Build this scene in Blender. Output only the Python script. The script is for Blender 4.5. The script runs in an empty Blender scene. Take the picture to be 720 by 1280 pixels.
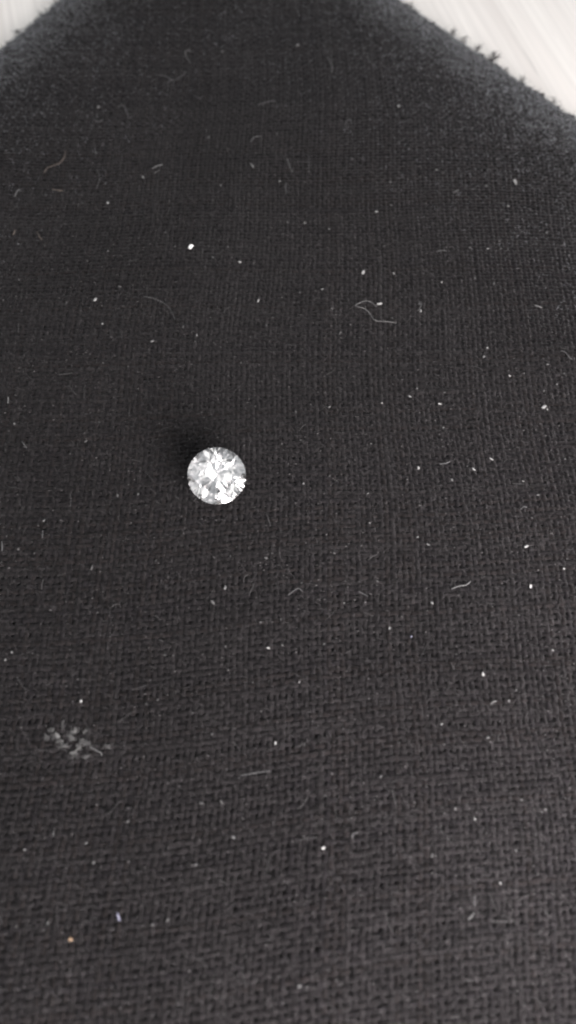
import bpy, bmesh, math, random
import numpy as np
from mathutils import Vector, Matrix

random.seed(7)
rng = np.random.default_rng(7)
S = bpy.context.scene
COL = S.collection
S.unit_settings.system = 'METRIC'
S.unit_settings.scale_length = 0.01            # one unit is one centimetre

# ------------------------------------------------------------------ camera
W, H = 720.0, 1280.0
FOC = 967.0                                     # focal length in pixels of the 720x1280 photograph
TH = math.radians(26.0)                         # tilt away from straight down
CAMZ = 7.75
CT, ST = math.cos(TH), math.sin(TH)
cam_d = bpy.data.cameras.new('camera')
cam = bpy.data.objects.new('camera', cam_d)
COL.objects.link(cam)
cam.location = (0, 0, CAMZ)
cam.rotation_euler = (TH, 0, 0)
cam_d.sensor_fit = 'VERTICAL'
cam_d.sensor_height = 36.0
cam_d.lens = 36.0 * FOC / H
cam_d.clip_start = 0.05
cam_d.clip_end = 2000
cam_d.dof.use_dof = True
cam_d.dof.focus_distance = 8.85
cam_d.dof.aperture_fstop = cam_d.lens * 1e-3 / 0.14
S.camera = cam

# ------------------------------------------------------------------ world and lamps
wd = bpy.data.worlds.new('World')
S.world = wd
wd.use_nodes = True
bg = wd.node_tree.nodes['Background']
bg.inputs['Color'].default_value = (0.93, 0.96, 1.0, 1)
bg.inputs['Strength'].default_value = 0.52

def area(name, loc, target, sx, sy, power, color):
    l = bpy.data.lights.new(name, 'AREA')
    l.shape = 'RECTANGLE'; l.size = sx; l.size_y = sy
    l.energy = power; l.color = color
    o = bpy.data.objects.new(name, l); COL.objects.link(o)
    o.location = loc
    o.rotation_euler = (Vector(target) - Vector(loc)).to_track_quat('-Z', 'Y').to_euler()
    return o
area('desk_lamp', (5.7, -5.6, 5.2), (2.3, -0.4, 0), 9, 9, 6600, (1.0, 0.935, 0.945))
area('overhead_fill', (-45, -30, 110), (0, 5, 0), 90, 60, 14500, (1.0, 0.975, 0.94))  # this and the next: unseen panels added to vary the gem's facets
area('overhead_fill', (50, -60, 105), (0, 5, 0), 90, 60, 14500, (1.0, 0.975, 0.94))
area('far_fill', (20, 115, 62), (0, 8, 0), 190, 110, 56000, (0.92, 0.965, 1.0))  # unseen panel added to brighten the far cloth at a grazing angle

S.view_settings.view_transform = 'Standard'
S.view_settings.look = 'None'
S.view_settings.exposure = 0.0
S.view_settings.gamma = 1.0
S.view_settings.use_curve_mapping = False
S.render.engine = 'CYCLES'
S.cycles.pixel_filter_type = 'BLACKMAN_HARRIS'
S.cycles.filter_width = 2.1              # a phone picture is a little soft
S.cycles.max_bounces = 24
S.cycles.transmission_bounces = 24
S.cycles.glossy_bounces = 12
S.cycles.diffuse_bounces = 3
S.cycles.caustics_reflective = True
S.cycles.caustics_refractive = True
S.cycles.blur_glossy = 0.3

# ------------------------------------------------------------------ helpers
def at(px, py, z=0.0):
    """point of the photograph -> point on the level z (centimetres)"""
    u, v = px - W / 2, H / 2 - py
    d = Vector((u, v * CT + FOC * ST, v * ST - FOC * CT))
    t = (z - CAMZ) / d.z
    return Vector((0, 0, CAMZ)) + d * t

def tag(o, label=None, cat=None, group=None, kind=None):
    if label: o['label'] = label
    if cat: o['category'] = cat
    if group: o['group'] = group
    if kind: o['kind'] = kind
    return o

def empty(name, loc):
    o = bpy.data.objects.new(name, None)
    o.empty_display_size = 0.2
    COL.objects.link(o); o.location = loc
    return o

def link(name, me, parent=None):
    o = bpy.data.objects.new(name, me)
    COL.objects.link(o)
    if parent: o.parent = parent
    return o

def np_mesh(name, verts, faces, mat, smooth=True):
    """verts Nx3, faces Mx4 or Mx3 index arrays"""
    k = faces.shape[1]
    me = bpy.data.meshes.new(name)
    me.vertices.add(len(verts)); me.loops.add(faces.size); me.polygons.add(len(faces))
    me.vertices.foreach_set('co', np.ascontiguousarray(verts, dtype=np.float32).ravel())
    me.loops.foreach_set('vertex_index', np.ascontiguousarray(faces, dtype=np.int32).ravel())
    me.polygons.foreach_set('loop_start', np.arange(0, faces.size, k, dtype=np.int32))
    me.polygons.foreach_set('use_smooth', np.full(len(faces), smooth))
    me.update(calc_edges=True)
    me.validate()
    me.materials.append(mat)
    return me

def tubes(paths, radii, sides, flat=1.0):
    """paths: list of (n,3) arrays; radii: list of (n,) arrays -> verts, quads (open tubes)"""
    V, F, base = [], [], 0
    ang = np.arange(sides) * 2 * math.pi / sides
    for P, r in zip(paths, radii):
        n = len(P)
        T = np.gradient(P, axis=0)
        T /= np.linalg.norm(T, axis=1, keepdims=True) + 1e-12
        up = np.tile(np.array([0.0, 0.0, 1.0]), (n, 1))
        bad = np.abs(T[:, 2]) > 0.95
        up[bad] = (1, 0, 0)
        A = np.cross(up, T); A /= np.linalg.norm(A, axis=1, keepdims=True) + 1e-12
        B = np.cross(T, A)
        ring = (P[:, None, :] + A[:, None, :] * (np.cos(ang)[None, :, None] * r[:, None, None])
                + B[:, None, :] * (np.sin(ang)[None, :, None] * r[:, None, None] * flat))
        V.append(ring.reshape(-1, 3))
        i = np.arange(n - 1)[:, None] * sides
        j = np.arange(sides)[None, :]
        j2 = (j + 1) % sides
        q = np.stack([i + j, i + j2, i + sides + j2, i + sides + j], axis=-1).reshape(-1, 4) + base
        F.append(q); base += n * sides
    return np.concatenate(V), np.concatenate(F)

def nodes(name):
    m = bpy.data.materials.new(name); m.use_nodes = True
    nt = m.node_tree
    return m, nt, nt.nodes['Principled BSDF'], nt.nodes.new, nt.links.new

# ------------------------------------------------------------------ materials
def cloth_material(name, c0, c1, sheen):
    m, nt, b, N, L = nodes(name)
    tc = N('ShaderNodeTexCoord')
    n1 = N('ShaderNodeTexNoise'); n1.inputs['Scale'].default_value = 20; n1.inputs['Detail'].default_value = 4
    n1.inputs['Roughness'].default_value = 0.7
    L(tc.outputs['Object'], n1.inputs['Vector'])
    n2 = N('ShaderNodeTexNoise'); n2.inputs['Scale'].default_value = 0.55; n2.inputs['Detail'].default_value = 3
    L(tc.outputs['Object'], n2.inputs['Vector'])
    mr = N('ShaderNodeMapRange'); mr.inputs['From Min'].default_value = 0.40; mr.inputs['From Max'].default_value = 0.68
    L(n1.outputs['Fac'], mr.inputs['Value'])
    mx = N('ShaderNodeMix'); mx.data_type = 'RGBA'
    mx.inputs[6].default_value = (*c0, 1); mx.inputs[7].default_value = (*c1, 1)
    L(mr.outputs['Result'], mx.inputs[0])
    # faint uneven dyeing
    r2 = N('ShaderNodeMapRange'); r2.inputs['From Min'].default_value = 0.3; r2.inputs['From Max'].default_value = 0.7
    r2.inputs['To Min'].default_value = 0.86; r2.inputs['To Max'].default_value = 1.14
    L(n2.outputs['Fac'], r2.inputs['Value'])
    sc = N('ShaderNodeVectorMath'); sc.operation = 'SCALE'
    L(mx.outputs[2], sc.inputs[0]); L(r2.outputs['Result'], sc.inputs['Scale'])
    L(sc.outputs['Vector'], b.inputs['Base Color'])
    b.inputs['Roughness'].default_value = 0.95
    b.inputs['Specular IOR Level'].default_value = 0.05
    b.inputs['Sheen Weight'].default_value = sheen
    b.inputs['Sheen Roughness'].default_value = 0.5
    b.inputs['Sheen Tint'].default_value = (1.0, 0.98, 0.98, 1)
    bp = N('ShaderNodeBump'); bp.inputs['Strength'].default_value = 0.5; bp.inputs['Distance'].default_value = 0.01
    n3 = N('ShaderNodeTexNoise'); n3.inputs['Scale'].default_value = 120; n3.inputs['Detail'].default_value = 3
    L(tc.outputs['Object'], n3.inputs['Vector']); L(n3.outputs['Fac'], bp.inputs['Height'])
    L(bp.outputs['Normal'], b.inputs['Normal'])
    return m

M_THREAD = cloth_material('black_cotton', (0.0046, 0.0042, 0.0043), (0.0170, 0.0154, 0.0158), 0.09)
M_THREAD_DEEP = cloth_material('black_cotton_deep', (0.0040, 0.0037, 0.0039), (0.0150, 0.0135, 0.0143), 0.08)
M_THREAD_PALE = cloth_material('black_cotton_pale', (0.0052, 0.0048, 0.0048), (0.0195, 0.0177, 0.0181), 0.10)
M_THREAD_WARM = cloth_material('black_cotton_warm', (0.0046, 0.0039, 0.0038), (0.0178, 0.0154, 0.0153), 0.09)
M_BACK = cloth_material('black_backing', (0.010, 0.0095, 0.0098), (0.015, 0.0142, 0.0146), 0.0)
M_FUZZ = cloth_material('cotton_fuzz', (0.022, 0.021, 0.0212), (0.066, 0.0625, 0.063), 0.08)

M_VEIL = cloth_material('glare_veil', (0.20, 0.206, 0.215), (0.32, 0.33, 0.345), 0.3)  # pale tone carries the hazy glare over the cloth edges

def plain(name, col, rough=0.9, sss=0.0, vary=0.25, scale=30):
    m, nt, b, N, L = nodes(name)
    tc = N('ShaderNodeTexCoord')
    n = N('ShaderNodeTexNoise'); n.inputs['Scale'].default_value = scale; n.inputs['Detail'].default_value = 4
    L(tc.outputs['Object'], n.inputs['Vector'])
    mx = N('ShaderNodeMix'); mx.data_type = 'RGBA'
    mx.inputs[6].default_value = (*[c * (1 - vary) for c in col], 1)
    mx.inputs[7].default_value = (*[min(1, c * (1 + vary)) for c in col], 1)
    L(n.outputs['Fac'], mx.inputs[0]); L(mx.outputs[2], b.inputs['Base Color'])
    b.inputs['Roughness'].default_value = rough
    b.inputs['Specular IOR Level'].default_value = 0.25
    return m
M_CHIP = plain('white_chip', (0.80, 0.80, 0.78), 0.6)
M_PALE = plain('pale_dust', (0.27, 0.27, 0.262), 0.95, 0, 0.5, 40)
M_GREY = plain('grey_dust', (0.12, 0.12, 0.118), 0.95, 0, 0.5, 40)
M_DULL = plain('dull_dust', (0.07, 0.069, 0.068))
M_MAT = plain('matted_lint', (0.085, 0.085, 0.082), 0.95, 0, 0.8, 45)
M_DUSTY = plain('settled_dust', (0.095, 0.092, 0.091))
M_TAN = plain('tan_dust', (0.24, 0.17, 0.11))
M_BLUE = plain('bluish_dust', (0.17, 0.17, 0.22))
M_FIBRE = plain('pale_fibre', (0.14, 0.14, 0.137))
M_FIBRE_DULL = plain('dull_fibre', (0.085, 0.085, 0.085))
M_FIBRE_TAN = plain('tan_fibre', (0.11, 0.092, 0.078))

# ------------------------------------------------------------------ the white desk
DESK_Z = -0.34
def desk_material(angle):
    m, nt, b, N, L = nodes('white_wood_laminate')
    tc = N('ShaderNodeTexCoord')
    mp = N('ShaderNodeMapping'); mp.inputs['Rotation'].default_value = (0, 0, -angle)
    L(tc.outputs['Object'], mp.inputs['Vector'])
    def streak(sx, sy, detail, dist):
        st = N('ShaderNodeMapping'); st.inputs['Scale'].default_value = (sx, sy, 1)
        L(mp.outputs['Vector'], st.inputs['Vector'])
        n = N('ShaderNodeTexNoise'); n.inputs['Scale'].default_value = 1.0
        n.inputs['Detail'].default_value = detail; n.inputs['Distortion'].default_value = dist
        L(st.outputs['Vector'], n.inputs['Vector'])
        return n
    broad = streak(0.07, 2.6, 4, 0.5)
    fine = streak(0.25, 14, 3, 0.2)
    pores = streak(0.55, 9, 2, 0.1)
    cr = N('ShaderNodeValToRGB')
    cr.color_ramp.elements[0].position = 0.30; cr.color_ramp.elements[0].color = (0.735, 0.69, 0.645, 1)
    cr.color_ramp.elements[1].position = 0.62; cr.color_ramp.elements[1].color = (0.825, 0.785, 0.735, 1)
    L(broad.outputs['Fac'], cr.inputs['Fac'])
    fr = N('ShaderNodeMapRange'); fr.inputs['From Min'].default_value = 0.3; fr.inputs['From Max'].default_value = 0.7
    fr.inputs['To Min'].default_value = 0.90; fr.inputs['To Max'].default_value = 1.03
    L(fine.outputs['Fac'], fr.inputs['Value'])
    pr = N('ShaderNodeMapRange'); pr.inputs['From Min'].default_value = 0.26; pr.inputs['From Max'].default_value = 0.34
    pr.inputs['To Min'].default_value = 0.80; pr.inputs['To Max'].default_value = 1.0
    L(pores.outputs['Fac'], pr.inputs['Value'])
    mu = N('ShaderNodeMath'); mu.operation = 'MULTIPLY'
    L(fr.outputs['Result'], mu.inputs[0]); L(pr.outputs['Result'], mu.inputs[1])
    sc = N('ShaderNodeVectorMath'); sc.operation = 'SCALE'
    L(cr.outputs['Color'], sc.inputs[0]); L(mu.outputs['Value'], sc.inputs['Scale'])
    L(sc.outputs['Vector'], b.inputs['Base Color'])
    b.inputs['Roughness'].default_value = 0.5
    b.inputs['Specular IOR Level'].default_value = 0.35
    bp = N('ShaderNodeBump'); bp.inputs['Strength'].default_value = 0.15; bp.inputs['Distance'].default_value = 0.01
    L(mu.outputs['Value'], bp.inputs['Height']); L(bp.outputs['Normal'], b.inputs['Normal'])
    return m
g0, g1 = at(648, 45, DESK_Z), at(690, 113, DESK_Z)
grain = math.atan2(g1.y - g0.y, g1.x - g0.x)
bm = bmesh.new()
bmesh.ops.create_cube(bm, size=1)
bmesh.ops.scale(bm, vec=(120, 70, 2.5), verts=bm.verts)
bmesh.ops.bevel(bm, geom=list(bm.edges), offset=0.2, segments=2, affect='EDGES')
me = bpy.data.meshes.new('desk'); bm.to_mesh(me); bm.free()
me.materials.append(desk_material(grain))
desk = link('desk', me)
desk.location = (4, 12, DESK_Z - 1.25)
tag(desk, 'white desk top with faint wood grain under the black cloth', None, None, 'structure')

# ------------------------------------------------------------------ the black cloth
EDGE_Z = -0.17
def line_through(a, b, inside):
    p, q = at(*a, EDGE_Z), at(*b, EDGE_Z)
    d = (q - p).normalized()
    n = Vector((-d.y, d.x, 0))
    if (inside - p).dot(n) < 0: n = -n
    return np.array([p.x, p.y]), np.array([n.x, n.y]), np.array([d.x, d.y])
MID = at(330, 600, 0)
E_L = line_through((0, 64), (76, 0), MID)       # the two cut edges in view
E_R = line_through((497, 0), (720, 151), MID)
BOUND = [E_L, E_R]
# the other sides of the piece, outside the frame
for p, n in (((-5.6, 0), (1, 0.04)), ((5.0, 0), (-1, 0.02)), ((0, -2.0), (0.05, 1))):
    n = np.array(n, float); n /= np.linalg.norm(n)
    BOUND.append((np.array(p, float), n, np.array([-n[1], n[0]])))

def edge_dist(X, Y):
    d = None
    for p, n, _ in BOUND:
        e = (X - p[0]) * n[0] + (Y - p[1]) * n[1]
        d = e if d is None else np.minimum(d, e)
    return d

def wobble(X, Y):
    """uneven cut: how far the edge wanders"""
    return (0.02 * np.sin(2.3 * X + 1.1 * Y) + 0.014 * np.sin(5.7 * X - 3.1 * Y + 1) + 0.010 * np.sin(13 * X + 9 * Y + 2))

def height(X, Y):
    d = np.maximum(edge_dist(X, Y), 0)
    h = 0.042 * np.sin(0.9 * X + 0.5) * np.sin(0.7 * Y + 0.3) + 0.012 * np.sin(1.7 * X - 1.1 * Y)
    s = np.clip(d / 1.25, 0, 1)
    return h * np.clip(d, 0, 1) + EDGE_Z * (1 - s) ** 2.2

PITCH = 0.062
def weave_to_world(a, b):
    """weave grid -> place on the desk: the rows swing and bow a little across the cloth"""
    t = np.clip((6.5 - b) / 8.0, -0.5, 1.1)
    X = a + 0.02 * b + 0.03 * np.sin(0.8 * b) + 0.02 * np.sin(1.9 * b + 0.6 * a)
    Y = b + a * 0.115 * np.maximum(t, 0) + 0.05 * np.sin(0.55 * a + 0.4) + 0.02 * np.sin(1.6 * a + 0.5 * b)
    return X, Y

NA = np.arange(-100, 100)
NB = np.arange(-48, 245)
def smooth_noise(n, k, amp):
    x = rng.normal(size=n + k)
    ker = np.hanning(k + 2)[1:-1]; ker /= math.sqrt((ker ** 2).sum())
    return np.convolve(x, ker, 'same')[:n] * amp
SUB = 2
def tones(me, ids):
    for m in (M_THREAD_DEEP, M_THREAD_PALE, M_THREAD_WARM): me.materials.append(m)
    me.polygons.foreach_set('material_index', ids.astype(np.int32))

def build_threads(kind):
    main, cross = (NA, NB) if kind == 'warp' else (NB, NA)
    ang = np.arange(6) * 2 * math.pi / 6 + math.pi / 6
    V, F, base, TN = [], [], 0, []
    for i in main:
        n = len(cross) * SUB
        s = (cross[0] + np.arange(n) / SUB)
        off = rng.normal() * 0.005 + smooth_noise(n, 40, 0.004) + smooth_noise(n, 6, 0.0032)
        if kind == 'warp':
            a = i * PITCH + off; b = s * PITCH + rng.normal() * 0.002
        else:
            a = s * PITCH; b = i * PITCH + off
            a = a + 0 * off
        X, Y = weave_to_world(a + 0 * b, b + 0 * a)
        d = edge_dist(X, Y) + wobble(X, Y) + rng.normal() * 0.018
        keep = np.where(d > 0)[0]
        if len(keep) < 4: continue
        lo, hi = keep[0], keep[-1] + 1
        X, Y, sK = X[lo:hi], Y[lo:hi], s[lo:hi]
        n = hi - lo
        sign = 1 if kind == 'warp' else -1
        und = sign * np.cos(math.pi * (sK + i)) * (1 if True else 1)
        amp = 0.0056 * (1 + smooth_noise(n, 6, 0.22))
        Z = height(X, Y) + und * amp + smooth_noise(n, 8, 0.0018)
        r = PITCH * (0.44 if kind == 'warp' else 0.455) * (1 + rng.normal() * 0.05 + smooth_noise(n, 30, 0.06) + smooth_noise(n, 3, 0.06))
        if rng.uniform() < 0.12:                       # a slub: a short thick length of yarn
            r = r * (1 + 0.35 * np.exp(-((np.arange(n) - rng.uniform(0, n)) / rng.uniform(4, 14)) ** 2))
        r = np.clip(r, 0.018, 0.042) * (1 + 0.10 * (und * 1.0))
        P = np.stack([X, Y, Z], 1)
        T = np.gradient(P, axis=0); T /= np.linalg.norm(T, axis=1, keepdims=True)
        up = np.array([0, 0, 1.0])
        A = np.cross(up, T); A /= np.linalg.norm(A, axis=1, keepdims=True)
        B = np.cross(T, A)
        rough = 1 + rng.normal(size=(n, 6)) * 0.06
        ring = (P[:, None, :] + A[:, None, :] * (np.cos(ang)[None, :, None] * (r[:, None] * rough)[:, :, None])
                + B[:, None, :] * (np.sin(ang)[None, :, None] * (r[:, None] * rough)[:, :, None] * 0.62))
        V.append(ring.reshape(-1, 3))
        ii = np.arange(n - 1)[:, None] * 6; j = np.arange(6)[None, :]; j2 = (j + 1) % 6
        F.append(np.stack([ii + j, ii + j2, ii + 6 + j2, ii + 6 + j], -1).reshape(-1, 4) + base)
        TN.append(np.full((n - 1) * 6, rng.choice(4, p=(0.46, 0.2, 0.18, 0.16))))
        base += n * 6
    return np.concatenate(V), np.concatenate(F), np.concatenate(TN)

cloth = empty('woven_cloth', (0, 5, DESK_Z))
tag(cloth, 'black woven cloth with frayed cut edges lying on the white desk', 'cloth')
CO = np.array([0, 5, DESK_Z])
for kind in ('warp', 'weft'):
    v, f, tn = build_threads(kind)
    me = np_mesh(kind + '_threads', v - CO, f, M_THREAD); tones(me, tn)
    o = link(kind + '_threads', me, cloth)
    o['kind'] = 'stuff'

# backing layer under the threads, closed down to the desk
def backing():
    # outline polygon from the half planes, shrunk a little
    pts = []
    m = len(BOUND)
    for i in range(m):
        for k in range(i + 1, m):
            A = np.array([BOUND[i][1], BOUND[k][1]])
            if abs(np.linalg.det(A)) < 1e-6: continue
            p = np.linalg.solve(A, np.array([BOUND[i][1] @ BOUND[i][0] + 0.06, BOUND[k][1] @ BOUND[k][0] + 0.06]))
            if all((p - q[0]) @ q[1] > 0.055 for q in BOUND): pts.append(p)
    pts = np.array(pts); c = pts.mean(0)
    pts = pts[np.argsort(np.arctan2(pts[:, 1] - c[1], pts[:, 0] - c[0]))]
    # rings from the outline to the centre
    out = []
    for i in range(len(pts)):
        a, b = pts[i], pts[(i + 1) % len(pts)]
        k = max(2, int(np.linalg.norm(b - a) / 0.35))
        for t in range(k): out.append(a + (b - a) * t / k)
    out = np.array(out); n = len(out)
    shr = np.concatenate([np.linspace(0, 0.2, 16), np.linspace(0.24, 0.97, 18)])
    V, F = [], []
    V.append(np.column_stack([out, np.full(n, DESK_Z + 0.003)]))
    for s in shr:
        p = out + (c - out) * s
        V.append(np.column_stack([p, height(p[:, 0], p[:, 1]) - 0.036]))
    for r in range(len(V) - 1):
        i = np.arange(n); i2 = (i + 1) % n
        F.append(np.stack([r * n + i, r * n + i2, (r + 1) * n + i2, (r + 1) * n + i], -1))
    V = np.concatenate(V); F = np.concatenate(F)
    me = np_mesh('backing', V - CO, F, M_BACK)
    bm = bmesh.new(); bm.from_mesh(me)
    bm.verts.ensure_lookup_table()
    bm.faces.new([bm.verts[len(V) - n + i] for i in range(n)])
    bm.faces.new([bm.verts[n - 1 - i] for i in range(n)])
    bm.to_mesh(me); bm.free()
    return me
link('backing', backing(), cloth)

# loose cotton fuzz standing off the threads
def in_view_points(n, ylo=-1.4, yhi=13.6):
    X = rng.uniform(-5.3, 4.9, n * 2); Y = rng.uniform(ylo, yhi, n * 2)
    half = 2.9 + 0.19 * (Y + 1)
    ok = (np.abs(X) < half) & (edge_dist(X, Y) > 0.02)
    return X[ok][:n], Y[ok][:n]

def hairs(n, lmin, lmax, rad, lift, pts=None, seg=4):
    X, Y = in_view_points(n) if pts is None else pts
    P, R = [], []
    for x, y in zip(X, Y):
        L = rng.uniform(lmin, lmax); th = rng.uniform(0, 2 * math.pi); cur = rng.normal() * 2.2 / L * 0.35
        t = np.linspace(0, 1, seg)
        a = th + cur * t * L
        dx = np.cumsum(np.cos(a)) * L / seg; dy = np.cumsum(np.sin(a)) * L / seg
        px, py = x + dx - dx[0], y + dy - dy[0]
        z = height(px, py) + 0.026 + lift * rng.uniform(0.2, 1) * np.sin(math.pi * t * rng.uniform(0.4, 1)) 
        P.append(np.stack([px, py, z], 1)); R.append(np.full(seg, rad * rng.uniform(0.6, 1.2)))
    return P, R
P, R = hairs(24000, 0.03, 0.13, 0.0019, 0.025)
v, f = tubes(P, R, 2)
o = link('fuzz', np_mesh('fuzz', v - CO, f, M_FUZZ), cloth); o['kind'] = 'stuff'

# frayed fringe along the cut edges
P, R = [], []
def fringe(edge, lo, hi, n, lmin, lmax, rad):
    p, nrm, d = edge
    for _ in range(n):
        s = rng.uniform(lo, hi)
        inset = rng.uniform(-0.01, 0.06)
        q = p + d * s + nrm * inset
        L = rng.uniform(lmin, lmax) * (rng.uniform() ** 1.5 + 0.25)
        ang = rng.normal() * 0.8
        out = -nrm * math.cos(ang) + d * math.sin(ang)
        cur = rng.normal() * 1.4
        t = np.linspace(0, 1, 5)
        bend = np.stack([-out[1], out[0]]) if False else np.array([-out[1], out[0]])
        pts = q[None, :] + out[None, :] * (t * L)[:, None] + bend[None, :] * (cur * t ** 2 * L * 0.4)[:, None]
        z0 = EDGE_Z + rng.uniform(-0.06, 0.03)
        z = z0 + (rng.uniform(-0.05, 0.05)) * t
        z = np.maximum(z, DESK_Z + 0.01)
        P.append(np.column_stack([pts, z])); R.append(np.linspace(rad, rad * 0.6, 5) * rng.uniform(0.6, 1.3))
for e in (E_L, E_R):
    fringe(e, -7, 7, 2600, 0.03, 0.13, 0.0022)
    fringe(e, -7, 7, 260, 0.08, 0.2, 0.0030)
# clumps of loose thread where the photo shows tufts
def tuft(px, py, n, L, lean):
    c = at(px, py, EDGE_Z)
    e = E_L if px < 300 else E_R
    for _ in range(n):
        ang = lean + rng.normal() * 0.45
        out = -e[1] * math.cos(ang) + e[2] * math.sin(ang)
        q = np.array([c.x, c.y]) + rng.normal(size=2) * 0.022 + e[1] * 0.03
        t = np.linspace(0, 1, 6); l = L * rng.uniform(0.5, 1.1)
        bend = np.array([-out[1], out[0]])
        pts = q[None] + out[None] * (t * l)[:, None] + bend[None] * (rng.normal() * 0.35 * t ** 2 * l)[:, None]
        P.append(np.column_stack([pts, EDGE_Z + rng.uniform(-0.04, 0.04) + 0.02 * t]))
        R.append(np.full(6, 0.0028) * rng.uniform(0.7, 1.3))
def lean_of(e, sign): return sign
for px, py, n, L, ln in ((566, 41, 26, 0.10, 0.3), (579, 50, 18, 0.10, 0.2), (597, 62, 34, 0.10, -0.1), (612, 76, 46, 0.11, 0.2),
                         (619, 72, 36, 0.13, -0.5), (652, 100, 22, 0.10, 0.1), (634, 88, 18, 0.07, 0.0), (692, 128, 18, 0.07, 0.1), (512, 8, 18, 0.08, 0),
                         (52, 21, 26, 0.10, 0.1), (22, 42, 26, 0.09, 0.0), (70, 4, 16, 0.08, 0), (38, 33, 14, 0.07, 0)):
    tuft(px, py, n, L, ln)
v, f = tubes(P, R, 3)
o = link('frayed_fringe', np_mesh('frayed_fringe', v - CO, f, M_FUZZ), cloth); o['kind'] = 'stuff'

# pale hairs added along the cut edges as a veil of glare, thinning inwards
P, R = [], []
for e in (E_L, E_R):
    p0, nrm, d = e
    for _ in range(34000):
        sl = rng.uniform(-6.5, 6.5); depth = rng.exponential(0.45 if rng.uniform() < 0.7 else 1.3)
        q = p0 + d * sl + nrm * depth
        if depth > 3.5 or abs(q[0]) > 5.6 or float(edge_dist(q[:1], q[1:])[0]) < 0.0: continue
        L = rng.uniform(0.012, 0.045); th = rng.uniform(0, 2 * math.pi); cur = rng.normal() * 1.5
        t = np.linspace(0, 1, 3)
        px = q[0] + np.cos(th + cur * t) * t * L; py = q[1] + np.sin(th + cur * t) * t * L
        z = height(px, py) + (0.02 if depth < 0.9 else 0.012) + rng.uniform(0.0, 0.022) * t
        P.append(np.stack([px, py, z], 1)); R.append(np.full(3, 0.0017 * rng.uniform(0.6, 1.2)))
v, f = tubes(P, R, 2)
o = link('edge_veil_hairs', np_mesh('edge_veil_hairs', v - CO, f, M_VEIL), cloth); o['kind'] = 'stuff'

def surf(px, py, lift=0.0):
    p = at(px, py, 0.02)
    for _ in range(3):
        z = float(height(np.array([p.x]), np.array([p.y]))[0]) + 0.026
        p = at(px, py, z)
    p.z = z + lift
    return p

# ------------------------------------------------------------------ the gemstone
def gem_material():
    m = bpy.data.materials.new('clear_gem'); m.use_nodes = True
    nt = m.node_tree; nt.nodes.clear()
    out = nt.nodes.new('ShaderNodeOutputMaterial')
    g = nt.nodes.new('ShaderNodeBsdfGlass'); g.inputs['IOR'].default_value = 2.42
    g.inputs['Roughness'].default_value = 0.05
    n = nt.nodes.new('ShaderNodeTexNoise'); n.inputs['Scale'].default_value = 6
    tc = nt.nodes.new('ShaderNodeTexCoord'); nt.links.new(tc.outputs['Object'], n.inputs['Vector'])
    mx = nt.nodes.new('ShaderNodeMix'); mx.data_type = 'RGBA'
    mx.inputs[6].default_value = (0.985, 0.985, 0.985, 1); mx.inputs[7].default_value = (1, 0.995, 0.99, 1)
    nt.links.new(n.outputs['Fac'], mx.inputs[0]); nt.links.new(mx.outputs[2], g.inputs['Color'])
    nt.links.new(g.outputs['BSDF'], out.inputs['Surface'])
    return m
M_GEM = gem_material()
GR = 0.322
def brilliant():
    """round brilliant: verts and named facet lists, girdle plane at z = 0"""
    R = GR
    tbl, hc, gt, pav = 0.57 * R, 0.33 * R, 0.035 * R, 0.96 * R
    V = []
    def ring(r, z, n, off):
        i0 = len(V)
        for k in range(n):
            a = 2 * math.pi * (k + off) / n
            V.append((r * math.cos(a), r * math.sin(a), z))
        return [i0 + k for k in range(n)]
    T = ring(tbl, hc + gt, 8, 0.0)                        # table corners
    # kite (bezel) side points, placed on the plane through table corner and girdle tip
    gz = gt
    rk = 0.80 * R
    # bezel plane in radial direction of corner k: from (tbl, hc+gt) to (R, gz)
    ck = math.cos(math.pi / 8)
    zk = gz + (R - rk * ck) / (R - tbl) * hc
    K = ring(rk, zk, 8, 0.5)
    GU = ring(R, gz, 32, 0.0)
    GL = ring(R, -gt, 32, 0.0)
    rp = 0.22 * R                                          # lower-half points
    zp = -gt - (R - rp * ck) / R * (pav - gt)
    Lp = ring(rp, zp, 8, 0.5)
    V.append((0, 0, -pav)); CU = len(V) - 1
    table = [T[:]]
    crown = []
    for k in range(8):
        k2 = (k + 1) % 8
        crown.append([T[k], K[k], T[k2]])                   # star
        crown.append([T[k], K[k - 1], GU[4 * k], K[k]])     # bezel kite
        g = 4 * k
        crown.append([K[k], GU[g], GU[g + 1]]); crown.append([K[k], GU[g + 1], GU[g + 2]])
        crown.append([K[k], GU[g + 2], GU[(g + 3) % 32]]); crown.append([K[k], GU[(g + 3) % 32], GU[(g + 4) % 32]])
    girdle = [[GL[i], GL[(i + 1) % 32], GU[(i + 1) % 32], GU[i]] for i in range(32)]
    pavil = []
    for k in range(8):
        g = 4 * k
        pavil.append([CU, Lp[k], GL[g], Lp[k - 1]])          # pavilion main
        for q in range(4):
            pavil.append([Lp[k], GL[(g + q + 1) % 32], GL[(g + q) % 32]])
    return V, {'table': table, 'crown': crown, 'girdle': girdle, 'pavilion': pavil}
GV, GF = brilliant()
PHI = math.atan2(0.96 - 0.035, 1.0)
g_up = GR * 0.96 * math.cos(PHI)
gp = at(271, 595, 0.03 + g_up)
gem = empty('gemstone', gp)
tag(gem, 'round brilliant cut clear gemstone lying tilted on the black cloth', 'gemstone')
gem.rotation_euler = (Matrix.Rotation(PHI, 3, 'X') @ Matrix.Rotation(math.radians(20), 3, 'Z')).to_euler()
gem.rotation_euler = (Matrix.Rotation(math.radians(6), 3, 'Z') @ gem.rotation_euler.to_matrix()).to_euler()
cen = Vector((0, 0, -0.1 * GR))
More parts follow.
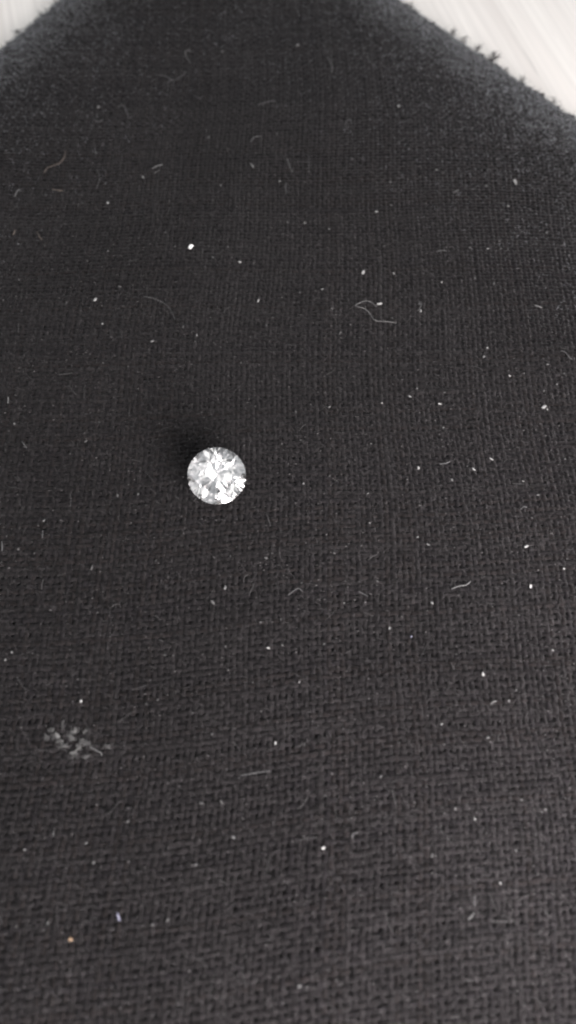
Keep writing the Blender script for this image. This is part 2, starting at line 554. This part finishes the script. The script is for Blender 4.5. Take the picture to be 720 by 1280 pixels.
for part, fl in GF.items():
    used = sorted({i for f in fl for i in f}); mp = {i: k for k, i in enumerate(used)}
    verts = [Vector(GV[i]) for i in used]
    faces = []
    for f in fl:
        q = [mp[i] for i in f]
        a, b, c = (verts[q[0]], verts[q[1]], verts[q[2]])
        nrm = (b - a).cross(c - a)
        mid = sum((verts[i] for i in q), Vector()) / len(q)
        if nrm.dot(mid - cen) < 0: q = q[::-1]
        faces.append(q)
    me = bpy.data.meshes.new(part); me.from_pydata(verts, [], faces); me.update()
    me.materials.append(M_GEM)
    link(part, me, gem)

# ------------------------------------------------------------------ dust specks, one by one
def lump(name, mat, sub=1, flat=0.6, seed=0, elong=1.0):
    r = random.Random(seed)
    bm = bmesh.new(); bmesh.ops.create_icosphere(bm, subdivisions=sub, radius=1)
    for v in bm.verts:
        k = r.uniform(0.5, 1.3)
        v.co = Vector((v.co.x * k * elong, v.co.y * k, v.co.z * k * flat))
    me = bpy.data.meshes.new(name); bm.to_mesh(me); bm.free()
    me.materials.append(mat)
    return me
KIND = {'p': M_PALE, 'g': M_GREY, 'd': M_DULL, 't': M_TAN, 'b': M_BLUE}
LUMPS = {k: [lump('dust_speck', m, 1, 0.6, 11 * i + ord(k), 1 + 0.18 * i) for i in range(4)] for k, m in KIND.items()}
# x, y in the photograph, radius in its pixels, tone
SPECKS = [
 (123,134,1.9,'p'),(92,164,1.4,'g'),(120,191,1.6,'g'),(135,254,1.7,'p'),(179,222,1.5,'p'),(278,65,1.5,'p'),(261,172,1.5,'g'),
 (276,232,1.4,'g'),(346,168,1.4,'g'),(350,227,1.6,'p'),(498,133,2.1,'p'),(372,57,1.5,'p'),(488,228,1.7,'g'),(386,215,1.5,'g'),
 (440,199,1.1,'g'),(644,228,2.1,'p'),(635,258,1.7,'p'),(545,213,1.6,'p'),(621,199,1.4,'g'),(608,233,1.4,'g'),(690,233,1.3,'d'),
 (624,302,1.5,'g'),(610,311,1.3,'p'),(626,311,1.3,'g'),(587,310,1.5,'g'),(683,291,1.4,'g'),(711,320,1.2,'g'),(119,375,2.0,'p'),
 (128,405,1.7,'p'),(135,314,2.2,'d'),(83,379,1.7,'d'),(150,359,1.7,'d'),(24,350,1.3,'g'),(300,328,2.2,'p'),(323,376,1.8,'p'),
 (266,322,1.6,'g'),(285,309,1.4,'g'),(333,407,1.7,'g'),(190,427,2.4,'g'),(246,419,1.9,'g'),(244,427,1.7,'d'),(207,291,1.2,'g'),
 (359,278,1.5,'g'),(229,409,1.6,'d'),(341,397,1.6,'d'),(470,265,2.0,'p'),(474,380,2.5,'p'),(454,341,1.8,'p'),(492,342,2.0,'p'),
 (403,362,1.7,'p'),(526,389,1.8,'p'),(524,380,1.7,'g'),(381,279,1.5,'p'),(489,257,1.3,'g'),(415,386,1.1,'g'),(375,366,1.3,'g'),
 (438,406,1.9,'d'),(490,398,1.4,'g'),(425,417,2.0,'d'),(411,287,1.6,'g'),(552,353,1.9,'p'),(609,435,1.8,'p'),(637,470,1.8,'p'),
 (605,446,2.0,'g'),(550,505,2.2,'p'),(554,535,1.7,'p'),(655,467,1.5,'g'),(680,509,2.1,'p'),(684,512,1.7,'p'),(684,456,1.8,'g'),
 (705,467,1.5,'g'),(556,491,1.6,'g'),(696,481,1.5,'g'),(680,489,1.4,'g'),(594,348,1.5,'g'),(617,355,1.4,'g'),(18,530,1.7,'g'),
 (129,454,2.0,'d'),(107,552,1.8,'d'),(124,528,1.5,'d'),(175,589,1.6,'g'),(173,618,1.7,'g'),(147,620,1.8,'d'),(55,651,2.1,'g'),
 (23,687,1.9,'d'),(15,816,2.2,'g'),(7,825,1.8,'g'),(115,710,1.9,'d'),(43,692,1.6,'d'),(281,735,2.9,'g'),(335,810,2.3,'p'),
 (333,698,1.7,'g'),(340,692,1.5,'d'),(353,807,1.9,'g'),(288,695,1.7,'d'),(266,753,2.0,'d'),(326,778,2.1,'d'),(351,774,2.2,'d'),
 (206,819,1.7,'d'),(195,701,1.7,'d'),(282,808,2.0,'d'),(189,720,1.7,'d'),(523,585,2.4,'p'),(512,496,2.0,'p'),(477,504,1.7,'p'),
 (379,605,2.2,'g'),(464,555,1.8,'g'),(522,672,2.0,'p'),(462,654,1.9,'g'),(525,632,1.8,'d'),(460,617,1.7,'g'),(412,509,1.7,'g'),
 (370,515,1.5,'g'),(521,486,1.4,'g'),(412,595,1.6,'d'),(535,681,2.1,'g'),(430,754,2.1,'g'),(487,786,2.2,'p'),(540,754,2.2,'p'),
 (405,805,2.0,'g'),(374,853,2.0,'g'),(514,796,1.7,'b'),(418,692,1.8,'d'),(377,729,1.5,'g'),(398,725,1.6,'d'),(472,727,1.8,'d'),
 (614,574,1.8,'p'),(592,587,1.8,'p'),(584,583,1.3,'g'),(654,602,1.8,'p'),(658,683,2.3,'p'),(663,733,2.1,'p'),(705,711,1.6,'p'),
 (565,600,2.0,'g'),(706,574,1.7,'g'),(673,619,1.6,'g'),(640,690,1.6,'d'),(690,667,1.6,'d'),(344,929,2.2,'p'),(265,918,2.0,'g'),
 (197,875,2.0,'d'),(183,880,2.0,'d'),(277,1003,2.0,'d'),(252,1004,2.2,'d'),(604,843,2.4,'p'),(552,905,2.2,'p'),(645,863,1.9,'g'),
 (636,876,1.9,'g'),(691,813,1.7,'g'),(570,818,1.8,'d'),(610,922,1.9,'g'),(160,1027,2.3,'g'),(292,1047,2.4,'g'),(245,1081,2.0,'g'),
 (117,1078,2.1,'g'),(148,1145,2.9,'b'),(60,1154,2.4,'g'),(88,1174,3.2,'t'),(191,1156,2.2,'g'),(210,1150,2.0,'d'),(31,1062,2.1,'g'),
 (108,1054,2.0,'g'),(160,1010,1.9,'d'),(67,1042,1.9,'d'),(569,1011,2.0,'g'),(593,1024,2.1,'p'),(404,1060,2.2,'p'),(540,1070,1.9,'g'),
 (625,1104,1.9,'p'),(652,1000,1.8,'g'),(374,1233,2.2,'g'),(682,1012,1.8,'g'),(476,971,1.9,'g'),(645,1063,1.7,'g'),(101,877,2.1,'p'),
]
HOURS = 'twelve one two three four five six seven eight nine ten eleven'.split()
NUM = 'zero one two three four five six seven eight nine ten eleven twelve'.split()
SW = 73.0
MARKS = [('the gemstone', 271, 595), ('the white chip', 239, 309), ('the looped fibre', 464, 392), ('the lint patch', 95, 925), ('the arched fibre', 575, 733),
         ('the forked fibre', 215, 100), ('the tan dust speck', 88, 1174), ('the straight stub of fibre', 588, 1146)]
TONE = {'p': 'pale', 'g': 'grey', 'd': 'faint dull', 't': 'tan', 'b': 'bluish'}
def place_words(x, y):
    best = min(MARKS, key=lambda m: (m[1] - x) ** 2 + (m[2] - y) ** 2)
    dx, dy = x - best[1], best[2] - y
    h = HOURS[int(round(math.degrees(math.atan2(dx, dy)) / 30)) % 12]
    q = max(1, round(4 * math.hypot(dx, dy) / SW))
    whole, fr = divmod(q, 4)
    frac = ['', 'quarter', 'half', 'three-quarter'][fr]
    if whole == 0: dist = frac + ' stone-width'
    else: dist = NUM[whole] + (' and ' + frac if fr else '') + ' stone-width' + ('s' if whole > 1 or fr else '')
    return f"{dist} from {best[0]} towards {h} o'clock"
seen = {}
for i, (x, y, r, k) in enumerate(SPECKS):
    p = surf(x, y, 0.008)
    sc = 0.92 * r / FOC * (p - cam.location).length
    o = link('dust_speck', LUMPS[k][i % 4])
    o.location = p
    o.rotation_euler = (random.uniform(-0.4, 0.4), random.uniform(-0.4, 0.4), random.uniform(0, 6.3))
    o.scale = (sc * random.uniform(0.6, 1.35), sc * random.uniform(0.55, 1.0), sc * random.uniform(0.5, 1.0))
    if k == 't': lab = 'tan dust speck low on the cloth, the only brownish grain'
    else: lab = f"{TONE[k]} dust speck {place_words(x, y)}"
    if lab in seen:
        seen[lab] += 1
        lab = lab.replace('dust speck', ['smaller dust speck', 'tiniest dust speck'][min(1, seen[lab] - 2)] if r < 1.8 else 'larger dust speck')
    else: seen[lab] = 1
    if len(lab.split()) > 16: lab = lab.replace(' fibre ', ' hair ').replace('the straight stub of fibre', 'the straight stub').replace('the straight stub of hair', 'the straight stub')
    tag(o, lab, 'dust speck', 'dust specks on the black cloth')

# the one white chip, angular with a little tail
p = surf(238.5, 309.5, 0.016)
bm = bmesh.new()
pts = [(-0.030, -0.040, 0), (0.006, -0.046, 0), (0.026, -0.006, 0), (0.052, 0.022, 0), (0.030, 0.036, 0), (-0.016, 0.034, 0), (-0.036, 0.004, 0)]
lo = [bm.verts.new(q) for q in pts]
hi = [bm.verts.new((q[0] * 0.72 + 0.002, q[1] * 0.72, 0.020 + 0.006 * math.sin(7 * q[0] * 30))) for q in pts]
n = len(pts)
for i in range(n): bm.faces.new((lo[i], lo[(i + 1) % n], hi[(i + 1) % n], hi[i]))
bm.faces.new(hi); bm.faces.new(lo[::-1])
me = bpy.data.meshes.new('white_chip'); bm.to_mesh(me); bm.free(); me.materials.append(M_CHIP)
o = link('white_chip', me); o.location = p; o.scale = (0.82, 0.82, 0.82)
tag(o, 'small angular white chip on the cloth between the gemstone and the frayed corner', 'chip')

# ------------------------------------------------------------------ loose fibres, one by one
def smooth_path(pts, k=5):
    Q = []
    n = len(pts)
    for i in range(n - 1):
        p0, p1, p2, p3 = (pts[max(i - 1, 0)], pts[i], pts[i + 1], pts[min(i + 2, n - 1)])
        for t in np.linspace(0, 1, k, endpoint=False):
            Q.append(0.5 * ((2 * p1) + (p2 - p0) * t + (2 * p0 - 5 * p1 + 4 * p2 - p3) * t * t + (3 * p1 - p0 - 3 * p2 + p3) * t ** 3))
    Q.append(pts[-1])
    return np.array(Q)
def fibre(pix, rad, mat, label, lift=0.022):
    pts = [np.array(surf(x, y, lift + 0.012 * math.sin(1.7 * i))) for i, (x, y) in enumerate(pix)]
    c = np.mean(pts, axis=0)
    Q = smooth_path(pts)
    v, f = tubes([Q], [np.full(len(Q), rad) * (1 + 0.15 * rng.normal(size=len(Q)))], 5)
    o = link('lint_fibre', np_mesh('lint_fibre', v - c, f, mat)); o.location = c
    tag(o, label, 'fibre', 'loose fibres lying on the black cloth')
F1, F2, F3 = M_FIBRE, M_FIBRE_DULL, M_FIBRE_TAN
fibre([(495,405),(482,404),(469,402),(464,395),(456,388),(444,384),(451,379),(457,377),(464,380),(470,385)], 0.0042, F1, 'long looped grey fibre with a folded end, beside a pale speck')
fibre([(564,737),(573,734),(582,732),(588,727)], 0.0055, F1, 'pale arched fibre shaped like a shallow smile, well below the looped fibre')
fibre([(82,190),(81,199),(75,205),(66,208),(60,212),(56,218)], 0.0048, F3, 'brownish S-shaped fibre near the cloth edge with the small desk corner')
fibre([(121,213),(125,221),(124,229),(121,236)], 0.0042, F2, 'short dull fibre curved like a bracket beside the S-shaped one')
fibre([(117,150),(121,154),(126,153),(128,150)], 0.0055, F2, 'tiny U-shaped dull fibre just under a pale speck')
fibre([(148,134),(155,135),(159,141),(161,149)], 0.0045, F2, 'dull hooked fibre next to the U-shaped one')
fibre([(238,64),(232,67),(233,73),(238,79)], 0.0045, F1, 'small C-shaped curl of fibre under the frayed top of the cloth')
fibre([(198,96),(207,97),(215,102),(224,98),(233,92)], 0.0040, F2, 'forked fibre, its long wavy arm')
fibre([(216,101),(210,106),(211,111)], 0.0042, F2, 'short arm hanging from the forked fibre')
fibre([(243,120),(250,126),(254,121)], 0.0036, F2, 'faint V-shaped fibre under the forked one')
fibre([(322,134),(330,131),(338,128),(344,127)], 0.0042, F2, 'nearly straight dull fibre rising gently, above the hooked pair')
fibre([(313,179),(318,174),(327,172)], 0.0045, F2, 'bent dull fibre just above an elongated pale flake')
fibre([(313,206),(315,209),(317,211)], 0.0095, F1, 'thick short pale flake of fibre between two thin ones')
fibre([(191,212),(197,210),(203,207)], 0.0055, F1, 'small bright dash of fibre, paired with a dimmer one below it')
fibre([(193,218),(200,215)], 0.0042, F2, 'dim dash of fibre under the bright one')
fibre([(409,73),(413,80),(415,86),(414,91)], 0.0045, F1, 'pale fibre hanging like a comma under the cloth top')
fibre([(459,74),(462,79),(466,83)], 0.0045, F2, 'short dull slanting fibre beside the comma-shaped one')
fibre([(359,200),(361,207),(364,214),(366,216)], 0.0042, F1, 'thin pale upright fibre with a curved foot')
fibre([(386,196),(386,205),(386,213)], 0.0034, F2, 'thin upright fibre ending in a grey speck')
fibre([(358,230),(357,238),(358,243)], 0.0045, F2, 'short upright fibre below the one with a curved foot')
fibre([(357,71),(357,78),(358,82)], 0.0038, F2, 'tiny upright fibre above and beside the comma-shaped one')
fibre([(431,160),(433,154),(438,150)], 0.0042, F2, 'short curved fibre midway between comma-shaped fibre and looped fibre')
fibre([(566,243),(570,241),(573,239)], 0.0045, F1, 'tiny rising dash of fibre near the wide desk corner')
fibre([(545,316),(552,315),(558,315)], 0.0042, F2, 'flat level dash of fibre under the tiny rising one')
fibre([(17,295),(20,290)], 0.0060, F3, 'short tan dash of fibre beside a thicker slanting one')
fibre([(47,292),(50,298),(53,301)], 0.0062, F3, 'thicker tan slanting fibre, steep and short')
fibre([(180,372),(195,376),(210,384),(219,400)], 0.0034, F2, 'long faint bowed fibre between the white chip and the gemstone')
fibre([(668,383),(672,385),(677,386)], 0.0055, F1, 'short pale fibre high above the arched one, nearly level')
fibre([(700,440),(705,442),(711,448),(715,450)], 0.0045, F2, 'drooping dull fibre beside the cloth side margin')
fibre([(11,498),(11,506)], 0.0068, F1, 'upright pale dash of fibre alone in the darkest part of the cloth')
fibre([(28,553),(31,557),(34,561)], 0.0055, F2, 'slanting dull dash below the upright pale one')
fibre([(3,678),(4,686),(3,690)], 0.0060, F2, 'upright dull fibre at the very side of the view')
fibre([(54,664),(54,674)], 0.0045, F2, 'thin upright dull fibre under a grey speck')
fibre([(549,581),(556,581),(562,578)], 0.0060, F2, 'dull wavy dash of fibre between two pale specks')
fibre([(650,638),(654,635),(658,635)], 0.0052, F2, 'short dull hook of fibre above the arched fibre')
fibre([(585,1149),(588,1146),(592,1141)], 0.0062, F1, 'straight bright stub of fibre low on the cloth')
fibre([(593,1133),(592,1126),(593,1119)], 0.0045, F2, 'dim fibre rising from the straight bright stub')
fibre([(440,1048),(441,1043),(447,1041)], 0.0055, F2, 'small dull hook of fibre beside a pale speck, low on the cloth')
fibre([(613,881),(616,878),(620,877)], 0.0060, F1, 'tiny pale hook of fibre among three specks')
fibre([(300,970),(318,967),(338,964)], 0.0045, F2, 'long level fibre below the gemstone, almost straight')
fibre([(523,378),(526,381),(525,386),(522,389)], 0.0045, F2, 'small round loop of fibre next to the long looped one')
fibre([(448,740),(460,747)], 0.0045, F2, 'faint slanting fibre between gemstone and arched fibre')
fibre([(85,252),(80,257),(78,260)][::-1] if False else [(19,247),(22,242),(25,238)], 0.0058, F1, 'pale slanting dash of fibre near two tan ones')
fibre([(66,238),(72,240),(79,240)], 0.0048, F3, 'level tan fibre under the S-shaped one')
fibre([(360,745),(372,737),(378,740)], 0.0040, F2, 'faint bent fibre on bare cloth below the gemstone')

# ------------------------------------------------------------------ patch of whitish lint
patch = empty('lint_patch', surf(95, 925, 0))
tag(patch, 'smudge of matted whitish lint caught in the black cloth', 'lint')
po = np.array(patch.location)
FL = [(71,919,5.5,3.6,60,'g'),(66,912,3.2,2.0,70,'g'),(80,932,5.5,3.0,20,'d'),(93,914,5.0,4.0,-20,'d'),(88,921,4.2,3.0,40,'d'),(102,927,5.5,3.4,-35,'d'),
      (98,935,5.0,3.0,-50,'d'),(92,941,5.5,3.2,-35,'g'),(108,929,3.8,2.2,-40,'d'),(58,922,3.2,4.5,0,'d'),(78,904,2.2,4.0,10,'d'),(107,913,2.2,3.6,5,'d'),
      (135,934,4.0,2.0,20,'d'),(108,946,4.6,2.0,-12,'p'),(76,926,3.2,2.6,0,'g')]
WP, WR = [], []
M_MATS = [M_MAT, plain('matted_lint_thin', (0.055, 0.054, 0.053), 0.95, 0, 0.8, 45), plain('matted_lint_thick', (0.13, 0.13, 0.125), 0.95, 0, 0.8, 45)]
SHREDS = [lump('flake', M_MATS[q % 3], 2, 1.0, 50 + q) for q in range(9)] 
for i, (x, y, rx, ry, rot, k) in enumerate(FL):
    ca, sa = math.cos(math.radians(rot)), math.sin(math.radians(rot))
    for q in range(5):
        u, w = (rng.normal(size=2) * 0.6) if q else (0, 0)
        a = rx * (0.62 if q == 0 else rng.uniform(0.2, 0.5)); b = ry * (0.55 if q == 0 else rng.uniform(0.2, 0.5))
        fx, fy = x + u * rx * ca - w * ry * sa, y + u * rx * sa + w * ry * ca
        p = np.array(surf(fx, fy, -0.004 if k != 'p' else 0.003))
        s = (Vector(p) - cam.location).length / FOC
        far = math.hypot(fx - 92, (fy - 925) * 1.3)
        o = link('flake', SHREDS[(2 if k in 'gp' and q == 0 else (1 if far > 22 else 0)) + 3 * int(rng.integers(3))], patch)
        o.location = p - po
        o.scale = (a * s * 1.2, b * s * 1.2, 0.010); o.rotation_euler = (0, 0, math.radians(-rot) + rng.normal() * 0.4)
    for _ in range(16):                                # wisps matted over the flakes
        u, w = rng.normal(size=2) * 0.7
        q = p + np.array([u * rx * s, w * ry * s, rng.uniform(0.004, 0.014)])
        th = rng.uniform(0, 6.3); L = rng.uniform(0.4, 1.2) * rx * s
        t = np.linspace(-0.5, 0.5, 4); cur = rng.normal() * 0.8
        WP.append(np.stack([q[0] + np.cos(th + cur * t) * t * L, q[1] + np.sin(th + cur * t) * t * L, q[2] + 0.004 * np.cos(3 * t)], 1))
        WR.append(np.full(4, 0.0024 * rng.uniform(0.6, 1.3)))
v, f = tubes(WP, WR, 3)
o = link('wisps', np_mesh('wisps', v - po, f, M_DULL), patch); o['kind'] = 'stuff'
v, f = tubes([smooth_path([np.array(surf(x, y, 0.012)) for x, y in ((113,934),(120,938),(127,942),(127,945))])], [np.full(16, 0.0055)], 5)
o = link('strand', np_mesh('strand', v - po, f, M_GREY), patch)

# ------------------------------------------------------------------ fine lint nobody could count
X, Y = in_view_points(5000)
V, F, base = [], [], 0
ico = lump('x', M_DULL, 1, 0.6, 3)
bm = bmesh.new(); bm.from_mesh(ico); bm.verts.ensure_lookup_table()
IV = np.array([v.co[:] for v in bm.verts]); IF = np.array([[v.index for v in q.verts] for q in bm.faces]); bm.free()
bpy.data.meshes.remove(ico)
r = rng.uniform(0.003, 0.0085, len(X)) 
Z = height(X, Y) + 0.024
for x, y, z, q in zip(X, Y, Z, r):
    V.append(IV * q * rng.uniform(0.6, 1.4, 3) + (x, y, z)); F.append(IF + base); base += len(IV)
o = link('lint_dust', np_mesh('lint_dust', np.concatenate(V), np.concatenate(F), M_DUSTY, False))
tag(o, 'countless grains of dull dust settled all over the black cloth', 'dust', None, 'stuff')
P, R = hairs(230, 0.06, 0.22, 0.0028, 0.02, in_view_points(230), 6)
v, f = tubes(P, R, 3)
o = link('lint_hairs', np_mesh('lint_hairs', v, f, M_DULL))
tag(o, 'fine dull hairs scattered all over the black cloth', 'lint', None, 'stuff')
